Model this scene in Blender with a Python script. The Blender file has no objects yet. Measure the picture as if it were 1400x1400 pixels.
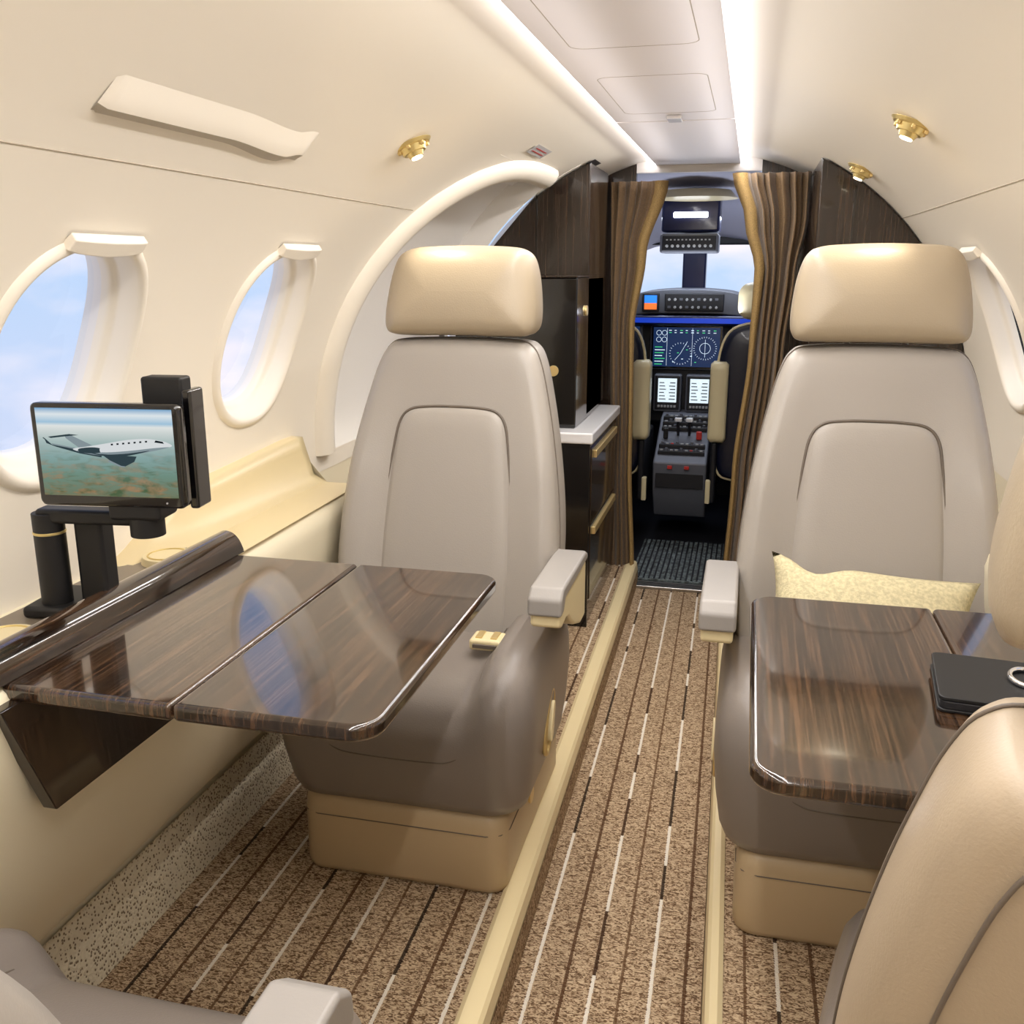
import bpy, bmesh, math, random
from mathutils import Vector, Matrix, geometry
random.seed(3)
sc = bpy.context.scene
try:
    sc.view_settings.view_transform = 'Standard'
    sc.view_settings.look = 'None'
    sc.view_settings.gamma = 1.0
except Exception: pass

# ---------------------------------------------------------------- materials
def srgb(c):
    out=[]
    for v in c:
        v=v/255.0
        out.append(v/12.92 if v<=0.04045 else ((v+0.055)/1.055)**2.4)
    return (*out,1.0)
def setin(b,k,v):
    if k in b.inputs: b.inputs[k].default_value=v
def mat(name,col,rough=.5,metal=0,bump=0,bscale=300,coat=0,emit=None,estr=0,var=0,spec=None,sheen=0):
    m=bpy.data.materials.new(name); m.use_nodes=True
    nt=m.node_tree; b=nt.nodes['Principled BSDF']
    b.inputs['Base Color'].default_value=srgb(col)
    b.inputs['Roughness'].default_value=rough
    b.inputs['Metallic'].default_value=metal
    setin(b,'Coat Weight',coat); setin(b,'Coat Roughness',.06)
    if spec is not None: setin(b,'Specular IOR Level',spec)
    if sheen: setin(b,'Sheen Weight',sheen)
    if emit: 
        setin(b,'Emission Color',srgb(emit)); setin(b,'Emission Strength',estr)
    if bump or var:
        tc=nt.nodes.new('ShaderNodeTexCoord')
        n=nt.nodes.new('ShaderNodeTexNoise'); n.inputs['Scale'].default_value=bscale; n.inputs['Detail'].default_value=3
        nt.links.new(tc.outputs['Object'],n.inputs['Vector'])
        if bump:
            bp=nt.nodes.new('ShaderNodeBump'); bp.inputs['Strength'].default_value=bump; bp.inputs['Distance'].default_value=.002
            nt.links.new(n.outputs['Fac'],bp.inputs['Height']); nt.links.new(bp.outputs['Normal'],b.inputs['Normal'])
        if var:
            n2=nt.nodes.new('ShaderNodeTexNoise'); n2.inputs['Scale'].default_value=bscale*.5
            nt.links.new(tc.outputs['Object'],n2.inputs['Vector'])
            r=nt.nodes.new('ShaderNodeValToRGB')
            r.color_ramp.elements[0].position=.35; r.color_ramp.elements[1].position=.65
            r.color_ramp.elements[0].color=srgb([max(0,c*(1-var)) for c in col]); r.color_ramp.elements[1].color=srgb([min(255,c*(1+var*.6)) for c in col])
            nt.links.new(n2.outputs['Fac'],r.inputs['Fac']); nt.links.new(r.outputs['Color'],b.inputs['Base Color'])
    return m
def wood(name,dark,mid,light,axis='Y',rough=.25,coat=.6,fine=220,low=None):
    m=bpy.data.materials.new(name); m.use_nodes=True
    nt=m.node_tree; b=nt.nodes['Principled BSDF']; L=nt.links.new
    tc=nt.nodes.new('ShaderNodeTexCoord'); mp=nt.nodes.new('ShaderNodeMapping')
    s=[fine,fine,fine]; s['XYZ'.index(axis)]=fine*.018
    if low: s['XYZ'.index(low)]=fine*.08
    mp.inputs['Scale'].default_value=s
    mp.inputs['Rotation'].default_value=(0,0,.03)
    L(tc.outputs['Object'],mp.inputs['Vector'])
    n=nt.nodes.new('ShaderNodeTexNoise'); n.inputs['Scale'].default_value=1; n.inputs['Detail'].default_value=4; n.inputs['Roughness'].default_value=.65; n.inputs['Distortion'].default_value=.3
    L(mp.outputs['Vector'],n.inputs['Vector'])
    mp2=nt.nodes.new('ShaderNodeMapping'); s2=[14,14,14]; s2['XYZ'.index(axis)]=1.2
    mp2.inputs['Scale'].default_value=s2; L(tc.outputs['Object'],mp2.inputs['Vector'])
    n2=nt.nodes.new('ShaderNodeTexNoise'); n2.inputs['Scale'].default_value=1; n2.inputs['Detail'].default_value=2
    L(mp2.outputs['Vector'],n2.inputs['Vector'])
    mx=nt.nodes.new('ShaderNodeMath'); mx.operation='MULTIPLY_ADD'; mx.inputs[1].default_value=.75
    ad=nt.nodes.new('ShaderNodeMath'); ad.operation='MULTIPLY'; ad.inputs[1].default_value=.25
    L(n2.outputs['Fac'],ad.inputs[0]); L(n.outputs['Fac'],mx.inputs[0]); L(ad.outputs[0],mx.inputs[2])
    r=nt.nodes.new('ShaderNodeValToRGB'); e=r.color_ramp.elements
    e[0].position=.38; e[0].color=srgb(dark); e[1].position=.66; e[1].color=srgb(light)
    k=e.new(.5); k.color=srgb(mid)
    L(mx.outputs[0],r.inputs['Fac']); L(r.outputs['Color'],b.inputs['Base Color'])
    b.inputs['Roughness'].default_value=rough; setin(b,'Coat Weight',coat); setin(b,'Coat Roughness',.05)
    return m
def carpet(name):
    m=bpy.data.materials.new(name); m.use_nodes=True
    nt=m.node_tree; b=nt.nodes['Principled BSDF']; L=nt.links.new
    def N(t): return nt.nodes.new(t)
    def M(op,a,bb=None,c=None):
        n=N('ShaderNodeMath'); n.operation=op
        for i,v in enumerate((a,bb,c)):
            if v is None: continue
            if isinstance(v,(int,float)): n.inputs[i].default_value=v
            else: L(v,n.inputs[i])
        return n.outputs[0]
    tc=N('ShaderNodeTexCoord'); sx=N('ShaderNodeSeparateXYZ'); L(tc.outputs['Object'],sx.inputs[0])
    X,Y=sx.outputs['X'],sx.outputs['Y']
    Xs=M('ADD',X,M('MULTIPLY',Y,.016))
    mp=N('ShaderNodeMapping'); mp.inputs['Scale'].default_value=(115,250,115); L(tc.outputs['Object'],mp.inputs['Vector'])
    n=N('ShaderNodeTexNoise'); n.inputs['Scale'].default_value=1; n.inputs['Detail'].default_value=2.5; n.inputs['Distortion'].default_value=1.6
    L(mp.outputs['Vector'],n.inputs['Vector'])
    r=N('ShaderNodeValToRGB'); e=r.color_ramp.elements
    e[0].position=.41; e[0].color=srgb((102,78,56)); e[1].position=.57; e[1].color=srgb((206,182,150))
    k=e.new(.48); k.color=srgb((160,132,104))
    L(n.outputs['Fac'],r.inputs['Fac'])
    col=r.outputs['Color']
    P=.196
    Q=M('DIVIDE',M('ADD',M('ADD',Xs,M('MULTIPLY',M('SUBTRACT',n.outputs['Fac'],.5),.006)),10.035),P)
    f=M('FRACT',Q); fl=M('FLOOR',Q)
    def segn(ys,k):
        s=N('ShaderNodeTexNoise'); s.noise_dimensions='1D'; s.inputs['Scale'].default_value=1; s.inputs['Detail'].default_value=0
        L(M('ADD',M('MULTIPLY',Y,ys),M('MULTIPLY',fl,k)),s.inputs['W']); return s.outputs['Fac']
    def line(col,c,w,rgb,mask=None,k=.9):
        d=M('LESS_THAN',M('ABSOLUTE',M('SUBTRACT',f,c)),w)
        if mask is not None: d=M('MULTIPLY',d,mask)
        d=M('MULTIPLY',d,k)
        mx=N('ShaderNodeMix'); mx.data_type='RGBA'
        L(d,mx.inputs['Factor']); L(col,mx.inputs['A']); mx.inputs['B'].default_value=srgb(rgb)
        return mx.outputs['Result']
    a=M('GREATER_THAN',segn(5.0,7.3),.44); na=M('SUBTRACT',1,a)
    c2=M('GREATER_THAN',segn(4.0,13.7),.48); nc=M('SUBTRACT',1,c2)
    col=line(col,.08,.015,(82,52,30),None,.85)
    col=line(col,.31,.015,(240,232,218),a)
    col=line(col,.31,.015,(58,34,20),na)
    col=line(col,.55,.012,(92,62,38),None,.8)
    col=line(col,.80,.015,(240,232,218),c2)
    col=line(col,.80,.015,(36,24,18),nc)
    L(col,b.inputs['Base Color']); b.inputs['Roughness'].default_value=.95; setin(b,'Specular IOR Level',.15)
    bp=N('ShaderNodeBump'); bp.inputs['Strength'].default_value=.8; bp.inputs['Distance'].default_value=.005
    L(n.outputs['Fac'],bp.inputs['Height']); L(bp.outputs['Normal'],b.inputs['Normal'])
    return m
def dotted(name,base,dot):
    m=bpy.data.materials.new(name); m.use_nodes=True
    nt=m.node_tree; b=nt.nodes['Principled BSDF']; L=nt.links.new
    tc=nt.nodes.new('ShaderNodeTexCoord'); v=nt.nodes.new('ShaderNodeTexVoronoi'); v.inputs['Scale'].default_value=170; L(tc.outputs['Object'],v.inputs['Vector'])
    r=nt.nodes.new('ShaderNodeValToRGB'); r.color_ramp.elements[0].position=.28; r.color_ramp.elements[1].position=.38
    r.color_ramp.elements[0].color=srgb(dot); r.color_ramp.elements[1].color=srgb(base)
    L(v.outputs['Distance'],r.inputs['Fac']); L(r.outputs['Color'],b.inputs['Base Color']); b.inputs['Roughness'].default_value=.95
    bp=nt.nodes.new('ShaderNodeBump'); bp.inputs['Strength'].default_value=.6; bp.inputs['Distance'].default_value=.004
    L(v.outputs['Distance'],bp.inputs['Height']); L(bp.outputs['Normal'],b.inputs['Normal'])
    return m

M_wall=mat('wall_cream',(246,238,223),.40,bump=.03,bscale=60)
M_wall2=mat('wall_white',(242,238,232),.45)
M_seam=mat('panel_seam',(176,164,146),.6)
M_ceil=mat('ceiling_panel',(242,236,234),.4)
M_ledge=mat('ledge_cream',(228,210,166),.32,bump=.04,bscale=200)
M_side=mat('side_panel_cream',(246,236,208),.28)
M_greyledge=mat('ledge_taupe',(128,116,100),.35)
M_led=mat('led_strip',(255,255,255),.5,emit=(255,250,255),estr=7)
M_leatherL=mat('leather_light_taupe',(164,157,149),.36,bump=.14,bscale=420)
M_leatherH=mat('leather_headrest',(168,153,130),.40,bump=.14,bscale=420)
M_leatherD=mat('leather_taupe',(134,125,118),.33,bump=.14,bscale=420)
M_leatherT=mat('leather_tan',(190,168,134),.40,bump=.12,bscale=420)
M_leatherW=mat('leather_warm_taupe',(172,155,132),.40,bump=.14,bscale=420)
M_pipe=mat('leather_piping',(104,94,84),.5)
M_arm=mat('armrest_grey',(152,147,142),.4,bump=.08,bscale=420)
M_cream=mat('cream_plastic',(232,216,172),.3)
M_gold=mat('satin_gold',(226,200,140),.3,metal=.6)
M_brass=mat('brass',(226,204,140),.30,metal=.75)
M_black=mat('black_gloss',(12,11,12),.12,coat=.6)
M_blackm=mat('black_matte',(18,18,20),.5)
M_wood=wood('macassar_wood_table',(24,16,11),(50,35,24),(98,70,48),'Y',.13,.9,260,low='Z')
M_woodv=wood('macassar_wood_panel',(18,13,9),(38,27,20),(64,46,33),'Z',.22,.5,190)
M_curt=mat('curtain_fabric',(104,80,50),.8,var=.22,bscale=900,sheen=.3)
M_counter=mat('counter_white',(235,235,238),.15,coat=.4)
M_pillow=mat('pillow_weave',(204,193,156),.9,bump=.7,bscale=330,var=.08)
M_carpet=carpet('striped_carpet')
M_speck=dotted('speckled_carpet',(214,203,178),(126,110,88))
M_metal=mat('brushed_metal',(180,176,170),.3,metal=.9)
M_navy=mat('cockpit_navy',(18,26,72),.3,coat=.3)
M_seatnavy=mat('cockpit_seat_shell',(16,20,40),.35,coat=.2)
M_ckgrey=mat('cockpit_liner',(190,190,208),.5)
M_ckdark=mat('cockpit_dark',(24,24,29),.5)
M_panelgrey=mat('panel_grey',(104,106,114),.45)
M_screen=mat('avionics_screen',(14,24,48),.2,emit=(32,58,104),estr=.6)
M_scrw=mat('screen_white_line',(200,220,235),.4,emit=(215,232,245),estr=1.1)
M_scrp=mat('screen_page',(200,215,225),.3,emit=(215,232,240),estr=1.0)
M_scro=mat('screen_orange',(230,110,50),.3,emit=(240,120,50),estr=.9)
M_scrb=mat('screen_blue',(30,110,220),.3,emit=(40,130,240),estr=1.0)
M_glow=mat('panel_flood_blue',(20,50,150),.3,emit=(22,56,170),estr=1.0)
M_scrg=mat('screen_green',(60,200,120),.3,emit=(70,210,130),estr=.9)
M_btn=mat('buttons_white',(180,180,180),.5)
M_red=mat('red_marking',(196,44,36),.5)
M_mat=mat('rubber_mat',(90,98,98),.8,bump=1,bscale=120,var=.4)
M_lamp=mat('lamp_lens',(255,250,235),.3,emit=(255,240,210),estr=6)
M_wht=mat('white_light',(255,255,255),.3,emit=(240,245,255),estr=5)
M_chrome=mat('chrome',(230,230,232),.12,metal=1)

def glassmat():
    m=bpy.data.materials.new('window_acrylic'); m.use_nodes=True
    nt=m.node_tree; nt.nodes.clear()
    o=nt.nodes.new('ShaderNodeOutputMaterial'); t=nt.nodes.new('ShaderNodeBsdfTransparent'); g=nt.nodes.new('ShaderNodeBsdfGlossy')
    t.inputs['Color'].default_value=(.96,.98,1,1); g.inputs['Roughness'].default_value=.03
    mx=nt.nodes.new('ShaderNodeMixShader'); mx.inputs[0].default_value=.05
    nt.links.new(t.outputs[0],mx.inputs[1]); nt.links.new(g.outputs[0],mx.inputs[2]); nt.links.new(mx.outputs[0],o.inputs['Surface'])
    return m
M_glass=glassmat()

def screen_picture():
    m=bpy.data.materials.new('screen_aerial_picture'); m.use_nodes=True
    nt=m.node_tree; nt.nodes.clear(); L=nt.links.new
    o=nt.nodes.new('ShaderNodeOutputMaterial'); e=nt.nodes.new('ShaderNodeEmission'); L(e.outputs[0],o.inputs['Surface'])
    tc=nt.nodes.new('ShaderNodeTexCoord'); sx=nt.nodes.new('ShaderNodeSeparateXYZ'); L(tc.outputs['Generated'],sx.inputs[0])
    r=nt.nodes.new('ShaderNodeValToRGB'); el=r.color_ramp.elements
    el[0].position=0; el[0].color=srgb((112,122,98)); el[1].position=1; el[1].color=srgb((120,166,204))
    for p,c in ((.25,(112,142,128)),(.45,(136,166,164)),(.62,(168,188,186)),(.74,(206,214,212)),(.80,(226,230,228)),(.84,(160,196,220)),(.93,(224,232,236))):
        k=el.new(p); k.color=srgb(c)
    L(sx.outputs['Z'],r.inputs['Fac'])
    mp=nt.nodes.new('ShaderNodeMapping'); mp.inputs['Scale'].default_value=(5,1,13); L(tc.outputs['Generated'],mp.inputs['Vector'])
    n=nt.nodes.new('ShaderNodeTexNoise'); n.inputs['Scale'].default_value=1.2; n.inputs['Detail'].default_value=6; n.inputs['Distortion'].default_value=.8; L(mp.outputs[0],n.inputs['Vector'])
    gt=nt.nodes.new('ShaderNodeValToRGB'); gt.color_ramp.elements[0].position=.44; gt.color_ramp.elements[1].position=.60; L(n.outputs['Fac'],gt.inputs['Fac'])
    lo=nt.nodes.new('ShaderNodeMapRange'); lo.inputs['From Min'].default_value=.6; lo.inputs['From Max'].default_value=.05; lo.inputs['To Min'].default_value=0; lo.inputs['To Max'].default_value=.85
    L(sx.outputs['Z'],lo.inputs['Value'])
    mu=nt.nodes.new('ShaderNodeMath'); mu.operation='MULTIPLY'; L(gt.outputs['Color'],mu.inputs[0]); L(lo.outputs[0],mu.inputs[1])
    n2=nt.nodes.new('ShaderNodeTexNoise'); n2.inputs['Scale'].default_value=9; n2.inputs['Detail'].default_value=5; L(tc.outputs['Generated'],n2.inputs['Vector'])
    lr=nt.nodes.new('ShaderNodeValToRGB'); lr.color_ramp.elements[0].position=.4; lr.color_ramp.elements[1].position=.62
    lr.color_ramp.elements[0].color=srgb((70,92,60)); lr.color_ramp.elements[1].color=srgb((166,128,92)); L(n2.outputs['Fac'],lr.inputs['Fac'])
    mx=nt.nodes.new('ShaderNodeMix'); mx.data_type='RGBA'; L(mu.outputs[0],mx.inputs['Factor']); L(r.outputs['Color'],mx.inputs['A']); L(lr.outputs['Color'],mx.inputs['B'])
    L(mx.outputs['Result'],e.inputs['Color']); e.inputs['Strength'].default_value=.95
    return m
M_pic=screen_picture()

# ---------------------------------------------------------------- helpers
def link(o,parent=None):
    sc.collection.objects.link(o)
    if parent is not None: o.parent=parent
    return o
def group(name,loc=(0,0,0),rz=0,rx=0):
    e=bpy.data.objects.new(name,None); e.empty_display_size=.1; e.location=loc; e.rotation_euler=(rx,0,rz)
    sc.collection.objects.link(e); return e
def mesh(name,vs,fs,m,parent=None,smooth=False,bevel=0,seg=3,sub=0,merge=False,recalc=True,solid=0,auto=None):
    me=bpy.data.meshes.new(name); me.from_pydata([tuple(v) for v in vs],[],fs); me.update()
    bm=bmesh.new(); bm.from_mesh(me)
    if merge: bmesh.ops.remove_doubles(bm,verts=bm.verts,dist=1e-5)
    if recalc: bmesh.ops.recalc_face_normals(bm,faces=bm.faces)
    for f in bm.faces: f.smooth=smooth
    bm.to_mesh(me); bm.free()
    o=bpy.data.objects.new(name,me); me.materials.append(m); link(o,parent)
    if solid:
        md=o.modifiers.new('solid','SOLIDIFY'); md.thickness=solid; md.offset=0
    if bevel:
        for p in me.polygons: p.use_smooth=True
        md=o.modifiers.new('bev','BEVEL'); md.width=bevel; md.segments=seg; md.limit_method='ANGLE'; md.angle_limit=math.radians(35); md.harden_normals=True
    if sub:
        md=o.modifiers.new('sub','SUBSURF'); md.levels=sub; md.render_levels=sub
    return o
def box(name,x0,x1,y0,y1,z0,z1,m,parent=None,bevel=.004,seg=3):
    vs=[(x,y,z) for x in (x0,x1) for y in (y0,y1) for z in (z0,z1)]
    fs=[(0,1,3,2),(4,6,7,5),(0,4,5,1),(2,3,7,6),(0,2,6,4),(1,5,7,3)]
    return mesh(name,vs,fs,m,parent,bevel=bevel,seg=seg)
def prism(name,poly,axis,a0,a1,m,parent=None,bevel=.003,seg=3):
    def P(p,a):
        return {'x':(a,p[0],p[1]),'y':(p[0],a,p[1]),'z':(p[0],p[1],a)}[axis]
    n=len(poly); vs=[P(p,a0) for p in poly]+[P(p,a1) for p in poly]
    fs=[tuple(range(n)),tuple(range(2*n-1,n-1,-1))]+[(i,(i+1)%n,n+(i+1)%n,n+i) for i in range(n)]
    return mesh(name,vs,fs,m,parent,bevel=bevel,seg=seg)
def tube(name,pts,r,m,parent=None,cyclic=False,res=3,flat=None):
    cu=bpy.data.curves.new(name,'CURVE'); cu.dimensions='3D'; cu.bevel_depth=r; cu.bevel_resolution=res; cu.use_fill_caps=True
    s=cu.splines.new('POLY'); s.points.add(len(pts)-1)
    for i,p in enumerate(pts): s.points[i].co=(*p,1)
    s.use_cyclic_u=cyclic
    cu.materials.append(m)
    o=bpy.data.objects.new(name,cu); return link(o,parent)
def cyl(name,c,r,h,m,parent=None,axis='z',n=32,r2=None,bevel=.001):
    r2=r if r2 is None else r2
    vs=[];
    for k,(rr,hh) in enumerate(((r,-h/2),(r2,h/2))):
        for i in range(n):
            a=2*math.pi*i/n; u,v=rr*math.cos(a),rr*math.sin(a)
            p={'z':(u,v,hh),'y':(u,hh,v),'x':(hh,u,v)}[axis]
            vs.append((c[0]+p[0],c[1]+p[1],c[2]+p[2]))
    fs=[tuple(range(n)),tuple(range(2*n-1,n-1,-1))]+[(i,(i+1)%n,n+(i+1)%n,n+i) for i in range(n)]
    return mesh(name,vs,fs,m,parent,bevel=bevel,seg=2)
def spline(ctrl,n=6,closed=True):
    out=[];N=len(ctrl)
    rng=range(N if closed else N-1)
    for i in rng:
        def g(k): return ctrl[k%N] if closed else ctrl[max(0,min(N-1,k))]
        p0,p1,p2,p3=g(i-1),g(i),g(i+1),g(i+2)
        for j in range(n):
            t=j/n
            out.append(tuple(.5*((2*p1[d])+(-p0[d]+p2[d])*t+(2*p0[d]-5*p1[d]+4*p2[d]-p3[d])*t*t+(-p0[d]+3*p1[d]-3*p2[d]+p3[d])*t**3) for d in range(len(p1))))
    if not closed: out.append(tuple(ctrl[-1]))
    return out
def rrect(x0,x1,y0,y1,r,n=8):
    pts=[]
    for cx,cy,a0 in ((x1-r,y0+r,-90),(x1-r,y1-r,0),(x0+r,y1-r,90),(x0+r,y0+r,180)):
        for i in range(n+1):
            a=math.radians(a0+90*i/n); pts.append((cx+r*math.cos(a),cy+r*math.sin(a)))
    return pts
def densify(poly,d=.02):
    out=[]
    for i,p in enumerate(poly):
        q=poly[(i+1)%len(poly)]; L=math.dist(p,q); k=max(1,int(L/d))
        for j in range(k): out.append((p[0]+(q[0]-p[0])*j/k,p[1]+(q[1]-p[1])*j/k))
    return out
def pillow(name,outline,profile,to3,m,parent=None,med=None,bulge=(0,0),fill=5,deform=None,vert=True):
    """closed cushion. outline 2d (a,b); profile [(inset,depth)...] back->front; to3(a,b,d)."""
    n=len(outline)
    bs=[p[1] for p in outline]; as_=[p[0] for p in outline]
    ac=(min(as_)+max(as_))/2; hw=(max(as_)-min(as_))/2; hh=(max(bs)-min(bs))/2; bc=(min(bs)+max(bs))/2
    tg=[]
    for a,b in outline:
        if hh>=hw: tg.append((ac,max(bc-(hh-hw)*.9,min(bc+(hh-hw)*.9,b))))
        else: tg.append((max(ac-(hw-hh)*.9,min(ac+(hw-hh)*.9,a)),bc))
    def ring(ins,dep):
        r=[]
        for (a,b),(ta,tb) in zip(outline,tg):
            L=math.hypot(ta-a,tb-b) or 1e-6; k=min(1,ins/L); r.append((a+(ta-a)*k,b+(tb-b)*k,dep))
        return r
    def fillr(base,dep,bul,rev):
        rs=[]
        for i in range(1,fill+1):
            t=i/fill
            rs.append([(a+(ta-a)*t,b+(tb-b)*t,dep+bul*(1-(1-t)**2)) for (a,b,_),(ta,tb) in zip(base,tg)])
        return rs
    body=[ring(i,d) for i,d in profile]
    back=fillr(body[0],profile[0][1],bulge[0],True)[::-1]
    front=fillr(body[-1],profile[-1][1],bulge[1],False)
    rings=back+body+front
    vs=[]
    for r in rings:
        for a,b,d in r:
            p=to3(a,b,d)
            if deform: p=deform(p)
            vs.append(p)
    fs=[]
    for k in range(len(rings)-1):
        for i in range(n):
            j=(i+1)%n
            fs.append((k*n+i,k*n+j,(k+1)*n+j,(k+1)*n+i))
    me=bpy.data.meshes.new(name); me.from_pydata(vs,[],fs)
    bm=bmesh.new(); bm.from_mesh(me); bmesh.ops.remove_doubles(bm,verts=bm.verts,dist=3e-4)
    bmesh.ops.recalc_face_normals(bm,faces=bm.faces)
    for f in bm.faces: f.smooth=True
    bm.to_mesh(me); bm.free(); me.materials.append(m)
    return link(bpy.data.objects.new(name,me),parent)

# ---------------------------------------------------------------- cabin shell
R=.78; CZ=.75; Y0=-1.3; Y1=3.45; PH1=1.364; S0=-.06; S1=R*PH1
def W(sg,y,s,n=0):
    ph=s/R
    return (sg*(R+n)*math.cos(ph), y, CZ+(R+n)*math.sin(ph))
def oval(cy,cs,a,b,n=48,e=2.35):
    pts=[]
    for i in range(n):
        t=2*math.pi*i/n; c,s=math.cos(t),math.sin(t)
        pts.append((cy+a*math.copysign(abs(c)**(2/e),c), cs+b*math.copysign(abs(s)**(2/e),s)))
    return pts
SW=R*math.asin((1.035-CZ)/R)
win={-1:[.56,1.135,1.70],1:[.56,1.135,1.70,2.27]}
AW,BW=.150,.180
door_ctrl=[(2.07,-.02),(2.07,.12),(2.08,.26),(2.115,.40),(2.18,.53),(2.28,.65),(2.41,.735),(2.56,.77),(2.72,.78),(2.88,.78)]
door_path=spline(door_ctrl,5,False)
door_poly=door_path+[(2.95,.78),(2.97,.74),(2.97,.4),(2.97,-.02)]
def wall(sg,name,holes):
    pts=[];edges=[]
    def add(poly):
        st=len(pts); pts.extend(poly); k=len(poly); edges.extend([(st+i,st+(i+1)%k) for i in range(k)])
    add(densify([(Y0,S0),(Y1,S0),(Y1,S1),(Y0,S1)],.05))
    for h in holes: add(h)
    def inside(p,poly):
        c=False;j=len(poly)-1
        for i in range(len(poly)):
            a,b=poly[i],poly[j]
            if (a[1]>p[1])!=(b[1]>p[1]) and p[0]<(b[0]-a[0])*(p[1]-a[1])/(b[1]-a[1])+a[0]: c=not c
            j=i
        return c
    ny=int((Y1-Y0)/.045); ns=int((S1-S0)/.045)
    for i in range(1,ny):
        for j in range(1,ns):
            p=(Y0+(Y1-Y0)*i/ny,S0+(S1-S0)*j/ns)
            if any(inside(p,h) for h in holes): continue
            if any(min(math.dist(p,q) for q in h)<.015 for h in holes): continue
            pts.append(p)
    vo,eo,fo,_,_,_=geometry.delaunay_2d_cdt([Vector(p) for p in pts],edges,[],1,1e-6)
    fs=[]
    for f in fo:
        c=(sum(vo[i][0] for i in f)/len(f),sum(vo[i][1] for i in f)/len(f))
        if any(inside(c,h) for h in holes): continue
        fs.append(tuple(f))
    g=group(name)
    mesh('liner_upper',[W(sg,v[0],v[1]) for v in vo],fs,M_wall,g,smooth=True)
    prof=[(.78,.71),(.775,.45),(.77,.30),(.765,.18),(.755,.17),(.75,.08),(.75,.0)]
    vs=[];f=[]
    for k,(x,z) in enumerate(prof):
        vs+= [(sg*x,Y0,z),(sg*x,Y1,z)]
        if k: f.append((2*k-2,2*k-1,2*k+1,2*k))
    mesh('liner_lower',vs,f,M_side,g)
    s=R*.756
    tube('seam_long',[W(sg,y,s,-.0002) for y in (Y0,2.14 if sg<0 else Y1)],.0010,M_seam,g)
    return g
wl=wall(-1,'wall_left',[oval(c,SW,AW,BW) for c in win[-1]]+[door_poly])
wr=wall(1,'wall_right',[oval(c,SW,AW,BW) for c in win[1]])

def window(sg,idx,cy,dark=False):
    g=group('window_%d'%idx)
    prof=[(.010,.0005),(.006,-.006),(-.001,-.009),(-.007,-.007),(-.011,0),(-.016,.010),(-.019,.020),(-.021,.026),(-.027,.028),(-.031,.034),(-.033,.044)]
    n=64; vs=[];fs=[]
    for k,(o,d) in enumerate(prof):
        for (y,s) in oval(cy,SW,AW+o,BW+o,n): vs.append(W(sg,y,s,d))
        if k:
            for i in range(n):
                j=(i+1)%n; fs.append(((k-1)*n+i,(k-1)*n+j,k*n+j,k*n+i))
    mesh('frame',vs,fs,M_wall,g,smooth=True)
    vs=[];fs=[]
    pr2=[(-.030,.036),(-.034,.046),(-.034,.066)]
    for k,(o,d) in enumerate(pr2):
        for (y,s) in oval(cy,SW,AW+o,BW+o,n): vs.append(W(sg,y,s,d))
        if k:
            for i in range(n):
                j=(i+1)%n; fs.append(((k-1)*n+i,(k-1)*n+j,k*n+j,k*n+i))
    mesh('jamb',vs,fs,M_blackm if dark else M_wall2,g,smooth=True)
    ov=oval(cy,SW,AW-.034,BW-.034,n)
    vs=[W(sg,y,s,.055) for y,s in ov]; mesh('pane',vs,[tuple(range(n))],M_glass,g)
    vs=[];fs=[]
    for i_ in range(11):
        yy=cy-.075+.15*i_/10; k=(1-abs(i_-5)/5)**.5 if i_ not in(0,10) else 0
        for a,b in ((BW+.012,-.004),(BW+.008,-.014-.004*k),(BW-.010-.006*k,-.012-.004*k),(BW-.014-.006*k,.004)):
            vs.append(W(sg,yy,SW+a,b))
        if i_:
            for q in range(3): fs.append(((i_-1)*4+q,(i_-1)*4+q+1,i_*4+q+1,i_*4+q))
    fs+=[(0,1,2,3),(40,41,42,43)]
    mesh('shade_cassette',vs,fs,M_wall,g,smooth=False,bevel=.002)
i=1
for c in win[-1]: window(-1,i,c); i+=1
for c in win[1]: window(1,i,c,dark=(c>2)); i+=1

# entry door surround
dg=group('door_1')
def sweep(name,path,prof,m,g,sg=-1):
    n=len(path); vs=[];fs=[];K=len(prof)
    for i,(y,s) in enumerate(path):
        a=path[max(0,i-1)];b=path[min(n-1,i+1)]
        ty,ts=b[0]-a[0],b[1]-a[1];L=math.hypot(ty,ts);ty/=L;ts/=L
        ny,ns=ts,-ty
        for o,d in prof: vs.append(W(sg,y+ny*o,s+ns*o,d))
        if i:
            for k in range(K-1):
                fs.append(((i-1)*K+k,(i-1)*K+k+1,i*K+k+1,i*K+k))
    return mesh(name,vs,fs,m,g,smooth=True)
sweep('surround',door_path,[(-.05,.001),(-.045,-.012),(-.03,-.022),(-.008,-.026),(.012,-.022),(.022,-.010),(.024,.01),(.026,.05),(.03,.09)],M_wall,dg)
vs=[];fs=[];A,B=14,14
for i_ in range(A+1):
    for j in range(B+1):
        vs.append(W(-1,2.0+1.02*i_/A,-.06+.95*j/B,.075))
for i_ in range(A):
    for j in range(B): fs.append((i_*(B+1)+j,(i_+1)*(B+1)+j,(i_+1)*(B+1)+j+1,i_*(B+1)+j+1))
mesh('door_skin',vs,fs,M_wall2,dg,smooth=True)
vs=[];fs=[]
for j in range(B+1):
    s=-.06+.95*j/B; vs+=[W(-1,2.972,s,-.001),W(-1,2.972,s,.08)]
    if j: fs.append((2*j-2,2*j,2*j+1,2*j-1))
mesh('forward_jamb',vs,fs,M_wall2,dg,smooth=True)
vs=[];fs=[]
for j in range(12):
    y=2.3+.70*j/11; vs+=[W(-1,y,.80,-.001),W(-1,y,.80,.08)]
    if j: fs.append((2*j-2,2*j,2*j+1,2*j-1))
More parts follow.
